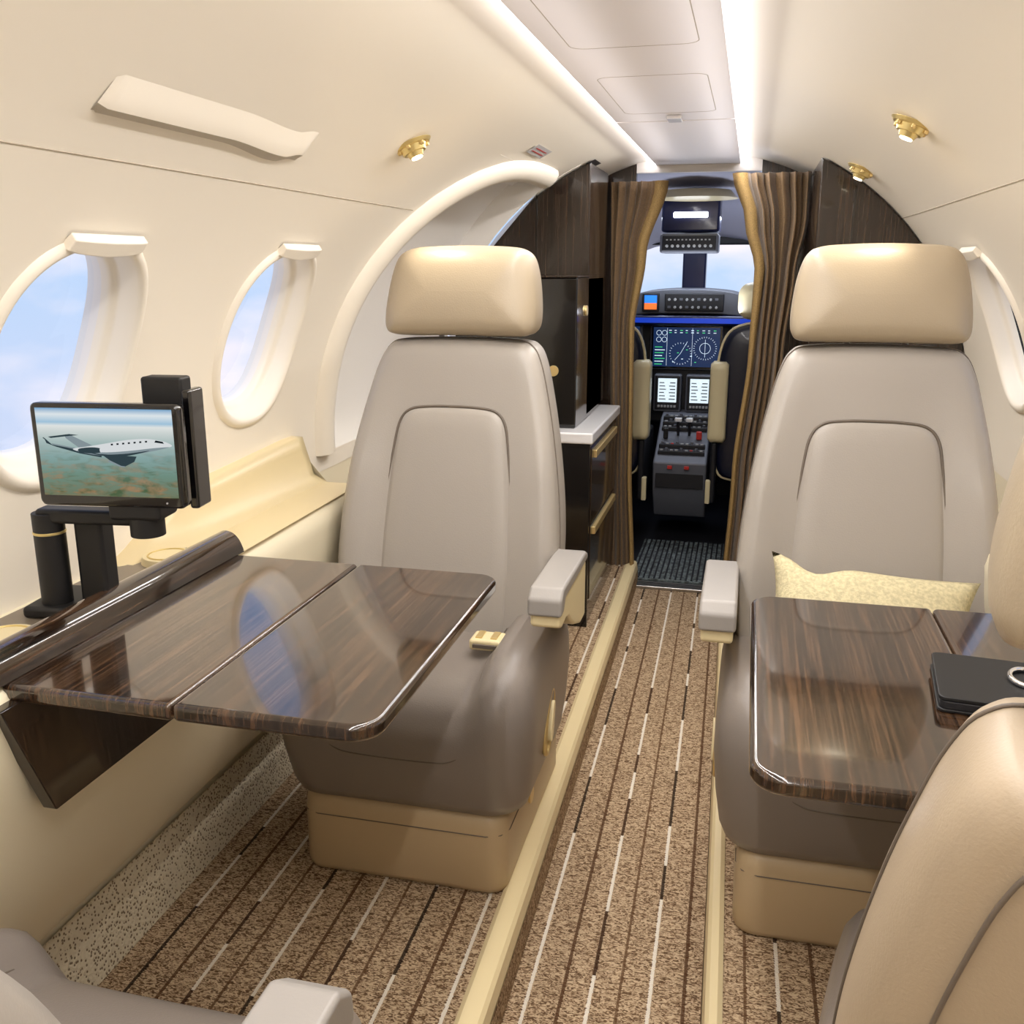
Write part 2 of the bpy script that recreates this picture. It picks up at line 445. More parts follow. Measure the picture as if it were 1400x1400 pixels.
mesh('top_jamb',vs,fs,M_wall2,dg,smooth=True)
inner=[(y+.13,s-.06) for y,s in door_path if y+.13<2.95]
sweep('inner_rib',inner,[(-.02,.074),(-.015,.055),(.01,.05),(.03,.055),(.04,.075)],M_wall2,dg)

# ceiling
cg=group('ceiling'); OX=-.010
prism('spine_panel',[(OX-.140,1.494),(OX+.140,1.494),(OX+.136,1.505),(OX-.136,1.505)],'y',Y0,2.42,M_ceil,cg,bevel=.002)
prism('spine_panel_forward',[(OX-.140,1.493),(OX+.140,1.493),(OX+.136,1.505),(OX-.136,1.505)],'y',2.426,Y1,M_ceil,cg,bevel=.002)
for sx in (-1,1):
    pts_=[(.1405,1.503),(.142,1.497),(.146,1.494),(.150,1.495),(.154,1.500),(.157,1.508)]
    vs=[];fs=[]
    for k,(x,z) in enumerate(pts_):
        vs+=[(OX+sx*x,Y0,z),(OX+sx*x,Y1,z)]
        if k: fs.append((2*k-2,2*k-1,2*k+1,2*k))
    mesh('led_lens',vs,fs,M_led,cg,smooth=True)
mesh('crown',[(-.2,Y0,1.53),(.2,Y0,1.53),(.2,Y1,1.53),(-.2,Y1,1.53)],[(0,1,2,3)],M_wall2,cg)
def rr_outline(x0,x1,y0,y1,z,r=.02):
    return [(a+OX,b,z) for a,b in rrect(x0,x1,y0,y1,r,5)]
for (x0,x1,y0,y1) in ((-.10,.10,1.25,1.62),(-.10,.10,1.86,2.30),(-.085,.085,2.56,3.0)):
    tube('hatch_groove',rr_outline(x0,x1,y0,y1,1.4945,.025),.0010,M_seam,cg,cyclic=True)
box('sensor_lens',-.022,.012,2.33,2.39,1.485,1.494,M_counter,cg,.003)
full=[(-.76,0),(.76,0),(.78,.7)]+[(R*math.cos(a),CZ+R*math.sin(a)) for a in [math.pi*k/30 for k in range(31)]]+[(-.78,.7)]
prism('wall_back',full,'y',Y0-.05,Y0,M_wall,None,bevel=0)

# floor
fg=group('floor')
def aisL(y): return -.125-.017*(y-1.1)
def aisR(y): return .184-.018*(y-1.1)
YN,YF=Y0,3.43
def quad(name,pts,m,g): return mesh(name,pts,[tuple(range(len(pts)))],m,g)
quad('aisle_carpet',[(aisL(YN),YN,0),(aisR(YN),YN,0),(aisR(YF),YF,0),(aisL(YF),YF,0)],M_carpet,fg)
ZR=.08
quad('carpet_port',[(-.755,YN,ZR),(aisL(YN)-.04,YN,ZR),(aisL(YF)-.04,YF,ZR),(-.755,YF,ZR)],M_carpet,fg)
quad('carpet_starboard',[(aisR(YN)+.02,YN,ZR),(.755,YN,ZR),(.755,YF,ZR),(aisR(YF)+.02,YF,ZR)],M_carpet,fg)
def rail(name,fx,w,sg):
    g=group(name)
    sec=[(0,0),(0,.062),(.004,.084),(.010,.09),(w-.008,.09),(w,.084),(w,.06)]
    vs=[];fs=[];K=len(sec)
    for i_,y in enumerate((YN,YF)):
        for o,z in sec: vs.append((fx(y)+sg*o,y,z))
    for k in range(K-1): fs.append((k,k+1,K+k+1,K+k))
    mesh('rail_cap',vs,fs,M_ledge,g,smooth=False)
    vs=[(fx(YN)-sg*.001,YN,0),(fx(YF)-sg*.001,YF,0),(fx(YF)-sg*.001,YF,.06),(fx(YN)-sg*.001,YN,.06)]
    mesh('riser_carpet',vs,[(0,1,2,3)],M_carpet,g)
rail('trim_1',aisL,.046,-1); rail('trim_2',aisR,.030,1)
sill=group('door_sill')
box('sill_plate',-.20,.16,3.375,3.44,0,.012,M_metal,sill,.003)
for k in range(3): box('sill_groove',-.20,.16,3.385+.015*k,3.389+.015*k,.012,.0135,M_ckdark,sill,0)

# ---------------------------------------------------------------- side ledges (built into the side walls)
def ledge(sg,g):
    ya,yb=Y0+.01,1.90
    prof=[(.779,.22),(.735,.235),(.685,.30),(.640,.42),(.607,.58),(.600,.67),(.606,.69),(.62,.70),(.779,.70)]
    sm=spline(prof[1:6],4,False)
    pr=[prof[0]]+sm+prof[6:]
    vs=[];fs=[];K=len(pr)
    ys=[ya,yb-.04,yb-.015,yb]
    for i_,y in enumerate(ys):
        for x,z in pr:
            k=0 if i_<2 else (.006 if i_==2 else .02)
            vs.append((sg*(x+ (k if x<.7 else 0)),y,z-(k if z>.68 else 0)))
        if i_:
            for k in range(K-1): fs.append(((i_-1)*K+k,(i_-1)*K+k+1,i_*K+k+1,i_*K+k))
    fs.append(tuple((len(ys)-1)*K+k for k in range(K)))
    o=mesh('ledge_side_panel',vs,fs,M_side,g,bevel=0,smooth=True)
    md=o.modifiers.new('es','EDGE_SPLIT'); md.split_angle=math.radians(40)
    box('ledge_top_insert',min(sg*.615,sg*.765),max(sg*.615,sg*.765),ya,1.36,.699,.703,M_greyledge,g,.001)
    vs=[];fs=[];n=24
    for i_ in range(n+1):
        y=1.24+(yb-1.24)*i_/n; t=min(1,max(0,(y-1.24)/.22)); h=.075*(t*t*(3-2*t))
        t2=min(1,max(0,(y-1.45)/.4)); h+=.02*t2
        for (x,z) in ((.70,.700),(.728,.702+h*.15),(.745,.702+h*.75),(.752,.703+h),(.785,.704+h)):
            vs.append((sg*x,y,z))
        if i_:
            for k in range(4): fs.append(((i_-1)*5+k,(i_-1)*5+k+1,i_*5+k+1,i_*5+k))
    fs.append(tuple(n*5+k for k in range(5)))
    mesh('ledge_forward_lip',vs,fs,M_ledge,g,smooth=True)
    quad('ledge_forward_top',[(sg*.602,1.365,.7035),(sg*.70,1.365,.7035),(sg*.70,yb-.02,.7035),(sg*.612,yb-.02,.7035)],M_ledge,g)
    vs=[(sg*.758,ya,.20),(sg*.758,Y1-.8,.20),(sg*.73,Y1-.8,.081),(sg*.73,ya,.081)]
    mesh('kick_carpet',vs,[(0,1,2,3)],M_speck,g)
    for y in (1.285,.93,.45):
        cyl('cup_holder_rim',(sg*.693,y,.708),.042,.012,M_cream,g,r2=.039)
        tube('cup_holder_ring',[(sg*.693+.031*math.cos(a),y+.031*math.sin(a),.7145) for a in [2*math.pi*k/28 for k in range(28)]],.0015,M_brass,g,cyclic=True)
ledge(-1,wl); ledge(1,wr)

# ---------------------------------------------------------------- tables
def table(sg,name,xin,xseam,xout):
    g=group(name)
    def leaf(nm,xa,xb,corner):
        a,b=min(xa,xb),max(xa,xb)
        r=.035; y0,y1=.83,1.355
        if not corner: p=[(a,y0),(b,y0),(b,y1),(a,y1)]
        else:
            if abs(b-xin)<1e-6:
                p=[(a,y0)]+[(b-r+r*math.cos(t),y0+r+r*math.sin(t)) for t in [math.radians(-90+15*k) for k in range(7)]]+[(b-r+r*math.cos(t),y1-r+r*math.sin(t)) for t in [math.radians(15*k) for k in range(7)]]+[(a,y1)]
            else:
                p=[(b,y0),(b,y1)]+[(a+r+r*math.cos(t),y1-r+r*math.sin(t)) for t in [math.radians(90+15*k) for k in range(7)]]+[(a+r+r*math.cos(t),y0+r+r*math.sin(t)) for t in [math.radians(180+15*k) for k in range(7)]]
        prism(nm,p,'z',.679,.700,M_wood,g,bevel=.007,seg=4)
    s=.0004
    leaf('leaf_inner',xseam-sg*s,xin,True)
    leaf('leaf_outer',xout,xseam+sg*s,False)
    sec=[(-.006,.700),(.002,.720),(.014,.732),(.030,.735),(.042,.728),(.050,.712),(.050,.700)]
    sec=spline(sec,4,False)
    prism('rolled_rail',[(xout+sg*(a-.004),z) for a,z in sec],'y',.78,1.37,M_wood,g,bevel=.003)
    vs=[];fs=[]
    for (x,z,ya) in ((-.026,.682,.80),(-.030,.60,.83),(-.034,.53,.855)):
        for dx in (0,.020): vs+=[(xout+sg*(x+dx),ya,z),(xout+sg*(x+dx),1.27,z)]
    fs=[(0,1,5,4),(4,5,9,8),(2,3,7,6),(6,7,11,10),(0,4,6,2),(4,8,10,6),(1,3,7,5),(5,7,11,9),(8,9,11,10),(0,2,3,1)]
    mesh('apron',vs,fs,M_woodv,g,bevel=.002)
    box('hinge_arm',min(xseam,xout),max(xseam,xout),1.02,1.06,.655,.679,M_blackm,g,.003)
    return g
table(-1,'folding_table',-.160,-.396,-.615)
table(1,'folding_table.001',.215,.46,.645)

# ---------------------------------------------------------------- cabin chairs
def seat(name,loc,rz,arm,hs=1.0,recl=.25,pipe_back=False,has_arm=True,arm_dy=0,ML=None,MH=None,wk=.945,hh_s=None):
    g=group(name,loc,rz)
    ML=ML or M_leatherL; MH=MH or M_leatherH; hh_s=hh_s or hs
    bp=rrect(-.193,.193,-.25,.24,.035,6)
    pillow('base',densify(bp,.03),[(.012,0),(.004,.004),(0,.015),(0,.125),(.004,.145),(.016,.155)],lambda a,b,d:(a,b,d),M_leatherT,g)
    tube('base_seam',[(x*1.0,y,.118) for x,y in [(-.1935,-.18),(-.1935,-.2155),(-.183,-.240),(-.158,-.2505),(.158,-.2505),(.183,-.240),(.1935,-.2155),(.1935,.2)]],.0010,M_pipe,g)
    cyl('base_button',(arm*.194,-.05,.09),.017,.006,M_gold,g,'x')
    def cdef(p):
        x,y,z=p
        t=max(0,min(1,(abs(x)-.125)/.05)); t=t*t*(3-2*t)
        k=max(0,min(1,(z-.25)/.12))
        z+= .052*t*k
        f=max(0,(-y-.13)/.16); f=min(1,f)
        z-= .052*k*f*f
        b=max(0,min(1,(.33-z)/.17))
        y+= .03*b*max(0,min(1,-y/.2)) 
        x*= (1-.06*b)*.965
        return (x,y,z)
    co=densify(rrect(-.247,.247,-.285,.16,.075,8),.018)
    pillow('seat_cushion',co,[(.03,.15),(.008,.158),(0,.18),(-.004,.24),(-.003,.30),(0,.335),(.008,.362),(.022,.380),(.04,.388)],lambda a,b,d:(a,b,d),M_leatherD,g,deform=cdef,bulge=(0,.010),fill=12)
    sp=[cdef((x,y,z)) for x,y,z in ([(-.14,.10,.398),(-.14,0,.398),(-.142,-.12,.396),(-.145,-.20,.392),(-.145,-.245,.377),(-.142,-.272,.352),(-.13,-.284,.31),(-.11,-.288,.285),(-.08,-.2885,.275),(0,-.2885,.272),(.08,-.2885,.275),(.11,-.288,.285),(.13,-.284,.31),(.142,-.272,.352),(.145,-.245,.377),(.145,-.20,.392),(.142,-.12,.396),(.14,0,.398),(.14,.10,.398)])]
    tube('cushion_seam',spline(sp,4,False),.0013,M_pipe,g)
    box('under_seat',-.2,.2,-.2,.2,.15,.19,M_leatherD,g,.01)
    def y_of(z): return .035+recl*(z-.38)
    def bdef(p):
        x,y,z=p
        y+=y_of(z)
        return (x,y,z*hs)
    def hdef(p):
        x,y,z=p
        y+=y_of(z)
        return (x,y,z*hh_s)
    half=[(0,.33),(.12,.332),(.19,.345),(.218,.38),(.229,.45),(.234,.53),(.230,.61),(.220,.69),(.206,.77),(.190,.84),(.174,.895),(.155,.928),(.12,.940),(0,.944)]
    half=[(x*wk,z) for x,z in half]
    out=half+[(-x,z) for x,z in half[-2:0:-1]]
    out=spline(out,5)
    def bow(p):
        x,y,z=p
        if y<.02: y-= .028*min(1,(abs(x)/.19))**4 *max(0,min(1,(.02-y)/.05))*max(.3,min(1,(1.0-z)/.3))
        return bdef((x,y,z))
    to=lambda a,b,d:(a,d,b)
    pillow('backrest',out,[(.035,.095),(.012,.088),(.002,.07),(0,.04),(0,-.012),(.004,-.026),(.014,-.036),(.03,-.040)],to,ML,g,deform=bow,bulge=(.012,.004),fill=7)
    ih=[(0,.34),(.09,.34),(.115,.35),(.131,.40),(.134,.50),(.131,.58),(.125,.66),(.116,.74),(.106,.788),(.085,.810),(.045,.816),(0,.817)]
    io=spline(ih+[(-x,z) for x,z in ih[-2:0:-1]],5)
    pillow('back_insert',io,[(.01,-.02),(0,-.03),(0,-.037),(.004,-.043),(.014,-.047)],to,ML,g,deform=bdef,bulge=(0,-.001),fill=5)
    tube('insert_piping',[bdef((x,-.0405,z)) for x,z in io],.0026,M_pipe,g,cyclic=True)
    tube('edge_piping',[bdef((x*1.003,-.006,.33+(z-.33)*1.002)) for x,z in out],.0014,M_pipe,g,cyclic=True)
    if pipe_back:
        bo=[(x*.80,.33+(z-.33)*.93) for x,z in out]
        tube('back_piping',[bdef((x,.1005,z)) for x,z in bo],.0016,M_pipe,g,cyclic=True)
    hh=[(0,.950),(.09,.949),(.135,.951),(.149,.963),(.152,.99),(.149,1.03),(.142,1.07),(.129,1.102),(.105,1.116),(.05,1.120),(0,1.121)]
    ho=spline(hh+[(-x,z) for x,z in hh[-2:0:-1]],5)
    pillow('headrest',ho,[(.035,.075),(.014,.068),(.003,.05),(0,.02),(0,-.02),(.004,-.042),(.016,-.056),(.035,-.062)],to,MH,g,deform=hdef,bulge=(.008,-.006),fill=6)
    for sx in (-.05,.05): 
        p=bdef((sx,.02,.92)); q=hdef((sx,.02,.97)); tube('headrest_post',[p,q],.006,M_metal,g)
    if has_arm:
        ax0,ax1=sorted((arm*.216,arm*.276)); D=arm_dy
        prism('armrest_pad',[(y+D,z) for y,z in [(-.19,.510),(-.187,.540),(-.165,.556),(.06,.556),(.08,.548),(.08,.535),(-.15,.532),(-.165,.512)]],'x',ax0,ax1,M_arm,g,bevel=.006)
        prism('armrest_shell',[(y+D,z) for y,z in [(-.178,.532),(-.182,.490),(-.16,.482),(-.12,.486),(-.095,.480),(-.07,.462),(-.03,.44),(.03,.42),(.08,.42),(.08,.534)]],'x',ax0+.004,ax1-.004,M_cream,g,bevel=.006)
    sx=arm*.236
    loop=[(sx,-.09+.030*math.cos(a)+.018*math.sin(a),.27+.055*math.sin(a)) for a in [2*math.pi*k/32 for k in range(32)]]
    tube('lever_bezel',loop,.005,M_gold,g,cyclic=True)
    lv=spline([(-.10,.235),(-.088,.24),(-.075,.275),(-.07,.30),(-.08,.305),(-.092,.285),(-.102,.255)],4)
    prism('recline_lever',lv,'x',*sorted((sx-arm*.006,sx+arm*.009)),M_cream,g,bevel=.002)
    return g
s1=seat('cabin_seat',(-.362,1.66,ZR),0,1)
s2=seat('cabin_seat.001',(.414,1.66,ZR),0,-1)
s3=seat('cabin_seat.002',(.510,.68,ZR),math.pi-math.radians(12),1,hs=.885,hh_s=.93,recl=.20,pipe_back=True,has_arm=False,ML=M_leatherW,wk=.92)
s4=seat('cabin_seat.003',(-.352,.455,ZR),math.pi,-1,recl=.40,arm_dy=.07)

bg=group('seat_belt')
box('buckle',-.268,-.208,1.535,1.585,.490,.511,M_cream,bg,.006)
box('buckle_slot',-.260,-.216,1.531,1.537,.497,.504,M_pipe,bg,.001)
box('buckle_rib_a',-.258,-.246,1.545,1.578,.510,.5135,M_gold,bg,.001)
box('buckle_rib_b',-.230,-.218,1.545,1.578,.510,.5135,M_gold,bg,.001)
prism('webbing',[(-.210,.495),(-.185,.492),(-.165,.482),(-.165,.479),(-.185,.489),(-.210,.490)],'y',1.545,1.575,M_arm,bg,bevel=.0005)

def throw_pillow():
    g=group('throw_pillow',(.402,1.545,.585)); 
    n=22; vs=[];fs=[]
    def P(u,v,sd):
        e=(1-abs(u)**2.4)*(1-abs(v)**2.4)
        k=1-.10*(1-abs(u)**2)*(abs(v)) ; k2=1-.12*(1-abs(v)**2)*abs(u)
        dent=.022*max(0,v)**2*math.exp(-((u+.55)/.22)**2)
        return (u*.165*k2, sd*.05*max(0,e)**.6, v*.115*k-dent)
    for sd in (-1,1):
        st=len(vs)
        for i_ in range(n+1):
            for j in range(n+1): vs.append(P(-1+2*i_/n,-1+2*j/n,sd))
        for i_ in range(n):
            for j in range(n): fs.append((st+i_*(n+1)+j,st+(i_+1)*(n+1)+j,st+(i_+1)*(n+1)+j+1,st+i_*(n+1)+j+1))
    mesh('cushion_cover',vs,fs,M_pillow,g,smooth=True,merge=True)
    g.rotation_euler=(math.radians(-38),math.radians(4),math.radians(-5))
throw_pillow()

# ---------------------------------------------------------------- monitor
mg=group('monitor_mount',(-.584,1.025,.930),math.radians(7))
HW,HH=.098,.066
pillow('monitor_body',densify(rrect(-HW,HW,-HH,HH,.008,4),.02),[(.006,.014),(0,.010),(0,-.004),(.002,-.006),(.004,-.0065)],lambda a,b,d:(a,d,b),M_black,mg)
SX,SZ0,SZ1=.090,-.052,.060
mesh('screen',[(-SX,-.0072,SZ0),(SX,-.0072,SZ0),(SX,-.0072,SZ1),(-SX,-.0072,SZ1)],[(0,1,2,3)],M_pic,mg)
def flat(name,c,s=.9):
    m=mat(name,(0,0,0),.6,emit=c,estr=s); setin(m.node_tree.nodes['Principled BSDF'],'Specular IOR Level',0); return m
M_pw=flat('picture_white',(222,226,228)); M_pm=flat('picture_mid',(138,152,158)); M_pd=flat('picture_shadow',(52,68,74)); M_pk=flat('picture_dark',(26,34,40))
def sp_(u,v,k): return (-SX+2*SX*u,-.0074-.00015*k,SZ0+(SZ1-SZ0)*v)
def spoly(nm,pts,m,k): mesh(nm,[sp_(u,v,k) for u,v in pts],[tuple(range(len(pts)))],m,mg)
spoly('picture_wing_far',[(.46,.52),(.30,.53),(.10,.585),(.035,.66),(.045,.665),(.06,.60),(.13,.56),(.30,.49),(.46,.45)],M_pd,1)
spoly('picture_wing_top',[(.46,.525),(.30,.545),(.10,.600),(.10,.588),(.30,.528),(.46,.50)],M_pm,2)
spoly('picture_fuselage',spline([(.985,.60),(.95,.635),(.90,.655),(.80,.672),(.66,.655),(.50,.61),(.36,.57),(.27,.55),(.26,.53),(.34,.50),(.50,.475),(.66,.49),(.82,.535),(.94,.575)],4),M_pw,3)
spoly('picture_belly',spline([(.96,.585),(.84,.568),(.68,.535),(.50,.51),(.34,.515),(.28,.525),(.34,.495),(.50,.468),(.66,.483),(.82,.528),(.93,.568)],4),M_pm,4)
spoly('picture_keel',spline([(.82,.540),(.66,.503),(.50,.485),(.38,.500),(.50,.465),(.66,.478)],4),M_pd,5)
spoly('picture_wing_near',[(.46,.49),(.72,.47),(.70,.41),(.63,.355),(.60,.36),(.52,.42)],M_pd,6)
spoly('picture_wing_near_edge',[(.52,.42),(.60,.36),(.63,.355),(.625,.345),(.59,.35),(.50,.41)],M_pm,6)
spoly('picture_fin',[(.30,.555),(.21,.66),(.20,.695),(.25,.695),(.40,.585)],M_pm,2)
spoly('picture_tailplane',[(.08,.675),(.24,.71),(.31,.700),(.24,.688),(.10,.660)],M_pd,7)
spoly('picture_engine',spline([(.30,.545),(.40,.565),(.47,.55),(.47,.515),(.40,.495),(.31,.505)],4),M_pd,7)
spoly('picture_engine_lip',spline([(.455,.552),(.475,.55),(.478,.52),(.458,.51)],3),M_pw,8)
for k in range(7): spoly('picture_port',[(.54+.042*k,.590+.0068*k),(.556+.042*k,.593+.0068*k),(.556+.042*k,.612+.0068*k),(.54+.042*k,.609+.0068*k)],M_pk,7)
spoly('picture_cockpit_glass',[(.86,.635),(.93,.622),(.92,.645),(.87,.658)],M_pk,7)
cyl('power_dot',(HW*.75,-.0068,-.059),.0012,.001,M_btn,mg,'y',12,bevel=0)
box('stow_slab',.030,.085,.035,.065,-.055,.095,M_blackm,mg,.004)
box('stow_slab_edge',.085,.098,.03,.07,-.075,.08,M_black,mg,.004)
box('tilt_knuckle',-.01,.06,-.004,.05,-.085,-.060,M_blackm,mg,.006)
cyl('pivot',(.03,.02,-.095),.022,.028,M_blackm,mg)
box('swing_arm',-.125,.03,.015,.045,-.098,-.078,M_blackm,mg,.006)
cyl('post_a',(-.115,.03,-.16),.020,.15,M_blackm,mg); cyl('post_a_band',(-.115,.03,-.112),.0208,.004,M_brass,mg)
box('post_b',-.085,-.045,.035,.07,-.226,-.085,M_blackm,mg,.006)
box('foot',-.15,-.03,.0,.10,-.2265,-.210,M_blackm,mg,.006)

# ---------------------------------------------------------------- folder + clip
ng=group('leather_folder',(.520,1.065,.7005),math.radians(-6))
for k,(z0,z1,m) in enumerate(((0,.004,M_blackm),(.004,.013,M_ckdark),(.013,.018,M_blackm))):
    prism('cover_%d'%k,rrect(-.105+.002*(k==1),.11,-.065,.065,.008,4),'z',z0,z1,m,ng,bevel=.0015)
tube('ring_clip',[(-.012+.016*math.cos(a),.01+.024*math.sin(a),.021) for a in [2*math.pi*k/24 for k in range(24)]],.003,M_chrome,ng,cyclic=True)
box('clip_tongue',-.002,.04,.002,.018,.018,.023,M_chrome,ng,.002)

# ---------------------------------------------------------------- grab valance & reading lights
vg=group('ceiling_grab_valance')
def val(sg):
    n=48; vs=[];fs=[];vs2=[];fs2=[]
    sv=R*math.asin((1.335-CZ)/R)
    for i_ in range(n+1):
        t=i_/n; y=.975+.50*t
        a0=max(0,min(1,(t-.55)/.3)); a0=a0*a0*(3-2*a0); b0=max(0,min(1,(t-.88)/.08)); b0=b0*b0*(3-2*b0)
        wav=-.008*a0+.010*b0
        e=min(1,t/.02,(1-t)/.02); e=max(.2,e)
        d=.009*e; h=.015+.004*a0
        sec=[(0,-d),(.008,-d*.95),(.022,-d*.6),(.036,-d*.2),(.048,.001)]
        for a,b in sec: vs.append(W(sg,y,sv+a+wav,b))
        for a,b in ((0,-d),(-h*.5,-d*.6),(-h,.0005)): vs2.append(W(sg,y,sv+a+wav,b))
        if i_:
            for k in range(4): fs.append(((i_-1)*5+k,(i_-1)*5+k+1,i_*5+k+1,i_*5+k))
            for k in range(2): fs2.append(((i_-1)*3+k,(i_-1)*3+k+1,i_*3+k+1,i_*3+k))
    fs.append(tuple(range(5))); fs.append(tuple(n*5+k for k in range(5)))
    mesh('valance',vs,fs,M_wall,vg,smooth=True)
    mesh('shaded_underside',vs2,fs2,mat('valance_underside_shade',(188,178,162),.5),vg,smooth=True)  # shade on the underside painted in as a greyer cream
val(-1)

def reading_light(name,sg,y,z):
    ph=math.asin((z-CZ)/R); p=Vector((sg*R*math.cos(ph),y,z)); 
    g=group(name,p); 
    nrm=Vector((-sg*math.cos(ph),0,-math.sin(ph)-.5)).normalized()
    q=nrm.to_track_quat('Z','Y'); g.rotation_euler=q.to_euler()
    cyl('flange',(0,0,.003),.040,.006,M_brass,g,r2=.034)
    cyl('collar',(0,0,.010),.028,.014,M_brass,g,r2=.022)
    for k in range(6):
        a=2*math.pi*k/6; box('fin_%d'%k,.028*math.cos(a)-.004,.028*math.cos(a)+.004,.028*math.sin(a)-.004,.028*math.sin(a)+.004,.002,.012,M_gold,g,.002)
    cyl('eyeball',(0,0,.020),.018,.010,M_brass,g,r2=.013)
    cyl('lens',(0,0,.026),.011,.003,M_lamp,g)
    ld=bpy.data.lights.new(name+'_lamp','SPOT'); ld.energy=3; ld.spot_size=1.5; ld.spot_blend=.8; ld.color=(1,.88,.68); ld.shadow_soft_size=.02
    lo=bpy.data.objects.new('lamp',ld); lo.location=(0,0,.05); lo.rotation_euler=(math.pi,0,0); link(lo,g)
reading_light('reading_light',-1,1.82,1.385)
reading_light('reading_light.001',1,1.83,1.395)
reading_light('reading_light.002',1,2.62,1.395)

pg=group('warning_placard')
def wpatch(nm,sg,y0,y1,s0,s1,n,m,g): mesh(nm,[W(sg,y0,s0,n),W(sg,y1,s0,n),W(sg,y1,s1,n),W(sg,y0,s1,n)],[(0,1,2,3)],m,g)
wpatch('placard_plate',-1,2.42,2.58,.840,.876,-.003,M_counter,pg)
for k in range(2): wpatch('placard_text',-1,2.44,2.56,.850+.012*k,.853+.012*k,-.004,M_red,pg)
av=group('air_vent'); wpatch('vent_slot',-1,2.98,3.10,.90,.93,-.004,M_ckdark,av)

# ---------------------------------------------------------------- galley & closets
gg=group('galley_cabinet')
box('lower_carcass',-.745,-.250,2.74,3.33,.08,.655,M_woodv,gg,.003)
box('lower_end_panel',-.745,-.245,2.735,2.745,.08,.655,M_black,gg,.002)
box('countertop',-.76,-.236,2.725,3.34,.655,.688,M_counter,gg,.006)
box('upper_cabinet',-.62,-.302,2.80,3.31,.688,1.13,M_black,gg,.005)
box('upper_trim',-.625,-.30,2.795,3.312,1.13,1.136,M_woodv,gg,.002)
for z in (.38,.62):
    box('drawer_front',-.252,-.244,2.77,3.30,z-.22,z+.015,M_woodv,gg,.003)
    box('drawer_pull',-.246,-.234,2.80,3.26,z-.018,z+.006,M_gold,gg,.003)
cyl('latch',(-.37,2.796,.86),.016,.006,M_gold,gg,'y'); cyl('latch_b',(-.299,2.95,1.03),.016,.006,M_gold,gg,'x')
cl=group('wood_closet')
po=[(-.302,.70),(-.302,CZ+math.sqrt(R*R-.302**2)-.004)]+[( -(R-.004)*math.cos(a),CZ+(R-.004)*math.sin(a)) for a in [math.radians(x) for x in range(66,-1,-3)]]+[(-.772,.70)]
prism('closet_body',po,'y',3.0,3.36,M_woodv,cl,bevel=.003)
box('closet_door_gap',-.47,-.467,2.997,3.001,1.14,1.38,M_black,cl,0)
cr=group('wood_closet.001')
po=[(.35,.08),(.35,CZ+math.sqrt(R*R-.35**2)-.004)]+[( (R-.004)*math.cos(a),CZ+(R-.004)*math.sin(a)) for a in [math.radians(x) for x in range(62,-1,-3)]]+[(.75,.5),(.745,.08)]
prism('closet_body',po,'y',2.80,3.33,M_woodv,cr,bevel=.004)
box('closet_door_gap',.44,.444,2.796,2.801,.10,1.38,M_black,cr,0)

# ---------------------------------------------------------------- curtains
M_hem=mat('curtain_hem',(150,122,74),.8,var=.2,bscale=900)
def curtain(name,rows,y,folds,amp,m,mdark,edge):
    g=group(name); nu=folds*12; nz=40
    rw=sorted(rows)
    def lim(z):
        for a,b in zip(rw,rw[1:]):
            if a[0]<=z<=b[0]:
                t=(z-a[0])/(b[0]-a[0]); t=t*t*(3-2*t); return a[1]+(b[1]-a[1])*t,a[2]+(b[2]-a[2])*t
        return rw[-1][1:]
    vs=[];fs=[];z0,z1=rw[0][0],rw[-1][0]
    for j in range(nz+1):
        z=z0+(z1-z0)*j/nz; x0,x1=lim(z)
        for i_ in range(nu+1):
            u=i_/nu; w=math.sin(u*folds*2*math.pi+.4*math.sin(z*3))+.3*math.sin(u*folds*3.3*math.pi+1)
            vs.append((x0+(x1-x0)*u+.006*math.sin(4*math.pi*folds*u),y+amp*w,z))
    for j in range(nz):
        for i_ in range(nu):
            a=j*(nu+1)+i_; fs.append((a,a+1,a+nu+2,a+nu+1))
    mesh('drape',vs,fs,m,g,smooth=True,solid=.002)
    k=1 if edge<0 else -1
    vs=[];fs=[]
    for j in range(nz+1):
        z=z0+(z1-z0)*j/nz; x0,x1=lim(z); xx=x0 if edge<0 else x1
        wd=.012+.030*max(0,(z-.8)/.65)**1.2
        for a,b in ((0,.012),(-.004,-.004),(.3*wd,-amp-.014),(.75*wd,-amp-.010),(wd,-amp+.002)):
            vs.append((xx+k*a,y+b,z))
        if j:
            for q in range(4): fs.append(((j-1)*5+q,(j-1)*5+q+1,j*5+q+1,j*5+q))
    mesh('edge_facing',vs,fs,mdark,g,smooth=True)
    return g
curtain('curtain',[(.02,-.270,-.178),(.5,-.275,-.200),(.95,-.285,-.205),(1.2,-.29,-.172),(1.44,-.295,-.105)],3.395,5,.014,M_curt,M_hem,1)
curtain('curtain.001',[(.02,.150,.27),(.5,.165,.28),(.9,.195,.30),(1.15,.198,.32),(1.30,.160,.345),(1.44,.115,.345)],3.18,6,.022,M_curt,M_hem,-1)

wf=group('wall_front')
XR=.20; XL=-.215
pl=[(-.76,0),(XL,0),(XL,CZ+math.sqrt(R*R-XL*XL))]+[(-R*math.cos(a),CZ+R*math.sin(a)) for a in [math.radians(x) for x in range(73,-1,-5)]]
prism('bulkhead_port',pl,'y',3.43,3.46,M_woodv,wf,bevel=0)
pl=[(.76,0),(XR,0),(XR,CZ+math.sqrt(R*R-XR*XR))]+[(R*math.cos(a),CZ+R*math.sin(a)) for a in [math.radians(x) for x in range(74,-1,-5)]]
prism('bulkhead_starboard',pl,'y',3.43,3.46,M_woodv,wf,bevel=0)
box('header',XL,XR,3.43,3.46,1.47,1.53,M_wall2,wf,0)

